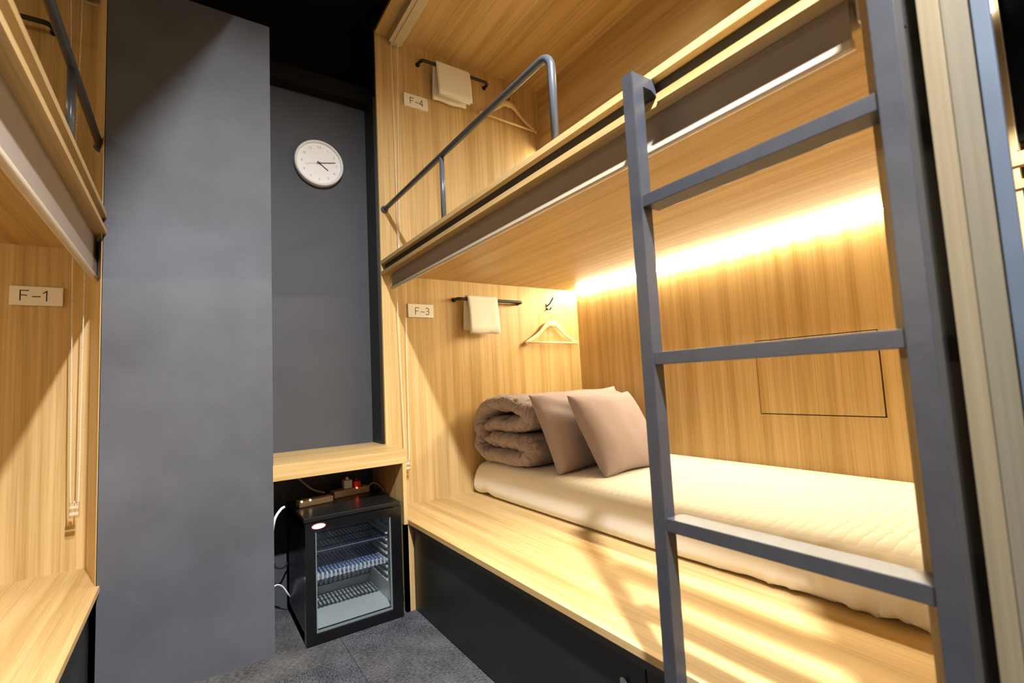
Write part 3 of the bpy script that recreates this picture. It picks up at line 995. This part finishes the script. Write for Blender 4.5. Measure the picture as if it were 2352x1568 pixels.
def rack(z):
    bm = bmesh.new()
    add_tube(bm, [(ix0 + .004, iy0 + .035, z), (ix1 - .004, iy0 + .035, z), (ix1 - .004, iy1 - .015, z), (ix0 + .004, iy1 - .015, z), (ix0 + .004, iy0 + .035, z)], .0028, 8)
    for k in range(20):
        xx = ix0 + .012 + (ix1 - ix0 - .024) * k / 19
        add_tube(bm, [(xx, iy0 + .035, z + .001), (xx, iy1 - .015, z + .001)], .0017, 6)
    for q in (.1, .2):
        add_tube(bm, [(ix0 + .004, iy0 + q, z - .003), (ix1 - .004, iy0 + q, z - .003)], .0022, 6)
    return bm
obj('wire_shelf', rack(.318), 'rack_shaded', fr)
sh = obj('moulded_shelf', B(*[(ix0 + .006 + k * .0152, ix0 + .0145 + k * .0152, iy0 + .03, iy1 - .012, .214, .220) for k in range(20)],
    *[(ix0 + .004, ix1 - .004, iy0 + q, iy0 + q + .008, .212, .2135) for q in (.03, .09, .15, .21, .27)]), 'rack', fr)
bm = bmesh.new()
for k in range(18):
    xx = ix0 + .012 + k * .0168
    add_tube(bm, [(xx, iy0 + .028, .212), (xx, iy0 + .028, .232), (xx, iy0 + .031, .236)], [.0048, .0048, .002], 10)
obj('front_row', bm, 'liner', sh)
bm = bmesh.new()
for k in range(15):
    xx = ix0 + .016 + (ix1 - ix0 - .032) * k / 14
    add_box(bm, xx - .0055, xx + .0055, iy1 - .016, iy1 - .003, iz0 + .045, iz0 + .125)
add_box(bm, ix0 + .004, ix1 - .004, iy1 - .022, iy1 - .003, iz0 + .036, iz0 + .044)
obj('evaporator_panel', bm, 'liner', fr)
bm = bmesh.new(); lathe_y(bm, -.300, iz0 + .085, [(.024, iy1 - .003), (.024, iy1 - .026), (.016, iy1 - .026), (.016, iy1 - .018), (.001, iy1 - .018)], 28)
obj('thermostat_ring', bm, 'gasket', fr)
dr = obj('door_frame', B((fx0, -.384, fy0, yd, .004, fz - .019), (-.084, fx1, fy0, yd, .004, fz - .019), (-.384, -.084, fy0, yd, .004, .040), (-.384, -.084, fy0, yd, .420, fz - .019)), 'fridge_frame', fr)
obj('glass', B((-.384, -.084, fy0 + .004, fy0 + .007, .040, .420)), 'glass', dr)
obj('inner_trim', B((-.384, -.379, fy0 + .008, fy0 + .016, .040, .420), (-.089, -.084, fy0 + .008, fy0 + .016, .040, .420), (-.379, -.089, fy0 + .008, fy0 + .016, .040, .046)), 'gasket', dr)
bm = bmesh.new(); disc_y(bm, 0, fy0 - .002, fy0 + .001, 0, 1.0, 40)
for v in bm.verts:
    v.co.x = -.372 + v.co.x * .027; v.co.z = .437 + v.co.z * .0115
bo = obj('badge', bm, 'badge_rim', dr)
bm = bmesh.new(); disc_y(bm, 0, fy0 - .003, fy0 - .0018, 0, 1.0, 40)
for v in bm.verts:
    v.co.x = -.372 + v.co.x * .0245; v.co.z = .437 + v.co.z * .0095
obj('badge_face', bm, 'badge', dr)
obj('hinge', B((fx1 - .030, fx1 + .003, fy0 + .004, fy0 + .05, fz - .019, fz - .0165)), 'black_metal', fr)
obj('hinge', B((fx1 - .002, fx1 + .006, fy0 + .01, fy0 + .04, .055, .085)), 'black_metal', fr)
obj('door_lock', tube([(fx1 - .001, fy0 + .02, .105), (fx1 + .010, fy0 + .02, .105)], .007, 14), 'chrome', fr)
for px in (fx0 + .03, fx1 - .03):
    for py in (fy0 + .07, fy1 - .04):
        obj('foot', tube([(px, py, 0), (px, py, bz + .001)], .014, 14), 'black_metal', fr)

# ------------------------------------------------------------------ power strips and cables on the fridge
def power_strip(label, c, ang, L, w, h, leds):
    t = thing('power_strip', label, 'power strip', c, 'beige power strips')
    Rz = Matrix.Translation(Vector(c)) @ Matrix.Rotation(ang, 4, 'Z')
    def part(name, bm, mat, par=t):
        bmesh.ops.transform(bm, matrix=Rz, verts=bm.verts[:])
        return obj(name, bm, mat, par)
    body = part('housing', B((-L / 2, L / 2, -w / 2, w / 2, .0005, h), bevel=0.003), 'strip')
    for k in range(3):
        x = -L / 2 + L * (.42 + .2 * k)
        bm = bmesh.new()
        for dx, dy in ((-.005, 0), (.005, 0), (0, .009)):
            add_box(bm, x + dx - .0015, x + dx + .0015, dy - .003, dy + .003, h - .0005, h + .0006)
        part('socket', bm, 'ink', body)
    for x, mm in leds:
        part('pilot_light', B((x - .003, x + .003, -w / 2 - .0015, -w / 2 + .006, h - .004, h + .0022), bevel=0.0008), mm, body)
    return t
power_strip('short beige power strip at the front on top of the fridge', (-.335, 2.255, fz), .16, .145, .046, .026, ((-.062, 'amber_led'), (-.027, 'amber_led')))
power_strip('beige power strip with a red switch at the back of the fridge top', (-.165, 2.325, fz), .16, .170, .050, .030, ((.022, 'red_led'),))
pl = thing('plug_adapter', 'white plug adapter standing in the rear power strip', 'plug', (-.178, 2.325, fz + .031))
obj('body', B((-.197, -.159, 2.305, 2.345, fz + .0312, fz + .070), bevel=0.005), 'white', pl)
obj('cord_collar', tube([(-.178, 2.325, fz + .070), (-.178, 2.325, fz + .082)], [.008, .005], 12), 'white', pl, True)
pr = thing('plug', 'red plug standing beside the white adapter on the power strip', 'plug', (-.135, 2.330, fz + .031))
obj('body', B((-.148, -.116, 2.318, 2.350, fz + .0312, fz + .058), bevel=0.004), 'red', pr)
obj('cord_collar', tube([(-.132, 2.334, fz + .058), (-.132, 2.334, fz + .068)], [.007, .004], 12), 'red', pr, True)

def cable(label, pts, r, mat):
    return tag(obj('cable', tube(smooth_path(pts, 8), r, 10), mat, None, True), label, 'cable', 'loose cables in the fridge niche')
cable('thick white cable arching beside the top left of the fridge', [(-.475, 2.13, .506), (-.490, 2.11, .503), (-.512, 2.10, .475), (-.521, 2.11, .42), (-.520, 2.16, .36), (-.516, 2.20, .30)], .0052, 'cable_w')
cable('thin white cable hanging down the left of the niche to the floor', [(-.5165, 2.28, .26), (-.503, 2.29, .22), (-.499, 2.30, .15), (-.503, 2.30, .09), (-.505, 2.28, .003)], .0032, 'cable_w')
cable('short white cable looping low behind the fridge', [(-.503, 2.315, .135), (-.480, 2.32, .150), (-.455, 2.325, .135), (-.432, 2.33, .095), (-.420, 2.36, .07), (-.41, 2.412, .06)], .0032, 'cable_w')
cable('black cable looping behind the left side of the fridge', [(-.515, 2.34, .31), (-.505, 2.345, .26), (-.480, 2.35, .215), (-.448, 2.36, .200), (-.424, 2.40, .20), (-.40, 2.414, .21)], .0036, 'cable_b')
cable('beige cable lying across the dark back of the fridge top', [(-.405, 2.40, .60), (-.37, 2.40, .56), (-.32, 2.38, .51), (-.27, 2.36, .489)], .0045, 'strip')
cable('grey cable running right from the rear power strip', [(-.078, 2.34, .486), (-.055, 2.35, .500), (-.035, 2.34, .497), (-.025, 2.30, .482), (-.023, 2.27, .474)], .0035, 'strip')

# ------------------------------------------------------------------ lights the place has
def led_bar(label, x, z, y0, y1, sgn, mat, size=.014):
    """aluminium corner profile with a warm diffuser facing down and out of the wall"""
    t = thing('led_strip', label, 'light', (x, (y0 + y1) / 2, z), 'warm LED strips')
    s = size
    bm = bmesh.new()
    a = [(x, z), (x, z - s), (x - sgn * .0015, z - s), (x - sgn * .0015, z - .0015), (x - sgn * s, z - .0015), (x - sgn * s, z)]
    v0 = [bm.verts.new((p, y0, q)) for p, q in a]; v1 = [bm.verts.new((p, y1, q)) for p, q in a]
    for k in range(6):
        bm.faces.new((v0[k], v0[(k + 1) % 6], v1[(k + 1) % 6], v1[k]))
    bm.faces.new(v0[::-1]); bm.faces.new(v1)
    obj('profile', bm, 'alu', t)
    bm = bmesh.new()
    P = [(x - sgn * .0020, z - s + .001), (x - sgn * s * .62, z - s * .62), (x - sgn * s + sgn * .001, z - .0020), (x - sgn * .0020, z - .0020)]
    v0 = [bm.verts.new((p, y0 + .002, q)) for p, q in P]; v1 = [bm.verts.new((p, y1 - .002, q)) for p, q in P]
    for k in range(4):
        bm.faces.new((v0[k], v0[(k + 1) % 4], v1[(k + 1) % 4], v1[k]))
    bm.faces.new(v0[::-1]); bm.faces.new(v1)
    obj('diffuser', bm, mat, t)
    return t
led_bar('glowing warm LED strip along the back ceiling corner of the lower right berth', XB, ZD0, YN + .01, YP - .012, 1, 'led_low')
led_bar('warm LED strip on the back panel of the upper right berth', XB2, 2.375, YN + .01, YP - .008, 1, 'led_up')
led_bar('warm LED strip at the back of the upper left berth', XLB2, 2.36, .25, YP - .012, -1, 'led_left_up')
led_bar('warm LED strip at the back of the lower left berth', XLB, ZD0, .25, YP - .012, -1, 'led_left')

# ceiling downlight hung from the black ceiling, plus an added duct that shades its left
dl = thing('ceiling_downlight', 'round white downlight under the black aisle ceiling', 'light', (LAMP_POS[0], LAMP_POS[1], LAMP_POS[2]))
bm = bmesh.new()
r = bmesh.ops.create_circle(bm, cap_ends=True, segments=32, radius=.042)
for v in r['verts']:
    v.co += Vector(LAMP_POS)
o = obj('diffuser', bm, 'lamp', dl)
bm = bmesh.new()
add_tube(bm, [(LAMP_POS[0], LAMP_POS[1], LAMP_POS[2] + .002), (LAMP_POS[0], LAMP_POS[1], 2.98)], .048, 32)
obj('housing', bm, 'black_metal', dl)
bm = bmesh.new()
rr = [[bm.verts.new((LAMP_POS[0] + q * math.cos(2 * math.pi * k / 40), LAMP_POS[1] + q * math.sin(2 * math.pi * k / 40), zz)) for k in range(40)]
      for q, zz in ((.048, LAMP_POS[2] + .003), (.048, LAMP_POS[2] - .0065), (.0445, LAMP_POS[2] - .0065), (.0445, LAMP_POS[2] + .001))]
for a_, b_ in zip(rr, rr[1:] + rr[:1]):
    for k in range(40):
        bm.faces.new((a_[k], a_[(k + 1) % 40], b_[(k + 1) % 40], b_[k]))
obj('rim', bm, 'black_metal', dl)
dt = thing('shade_duct', 'unseen black duct added above the left bunk unit to shade the column', 'duct', (-.82, .5, 2.468))
obj('duct_body', B((-1.01, -.633, -1.2, 1.78, 2.468, 2.74), bevel=0.004), 'black_metal', dt)  # unseen body, put in to cast the diagonal shadow on the column
for yy in (-.9, .1, 1.1):
    obj('duct_strap', B((-.83, -.80, yy, yy + .03, 2.74, 2.985)), 'black_metal', dt)
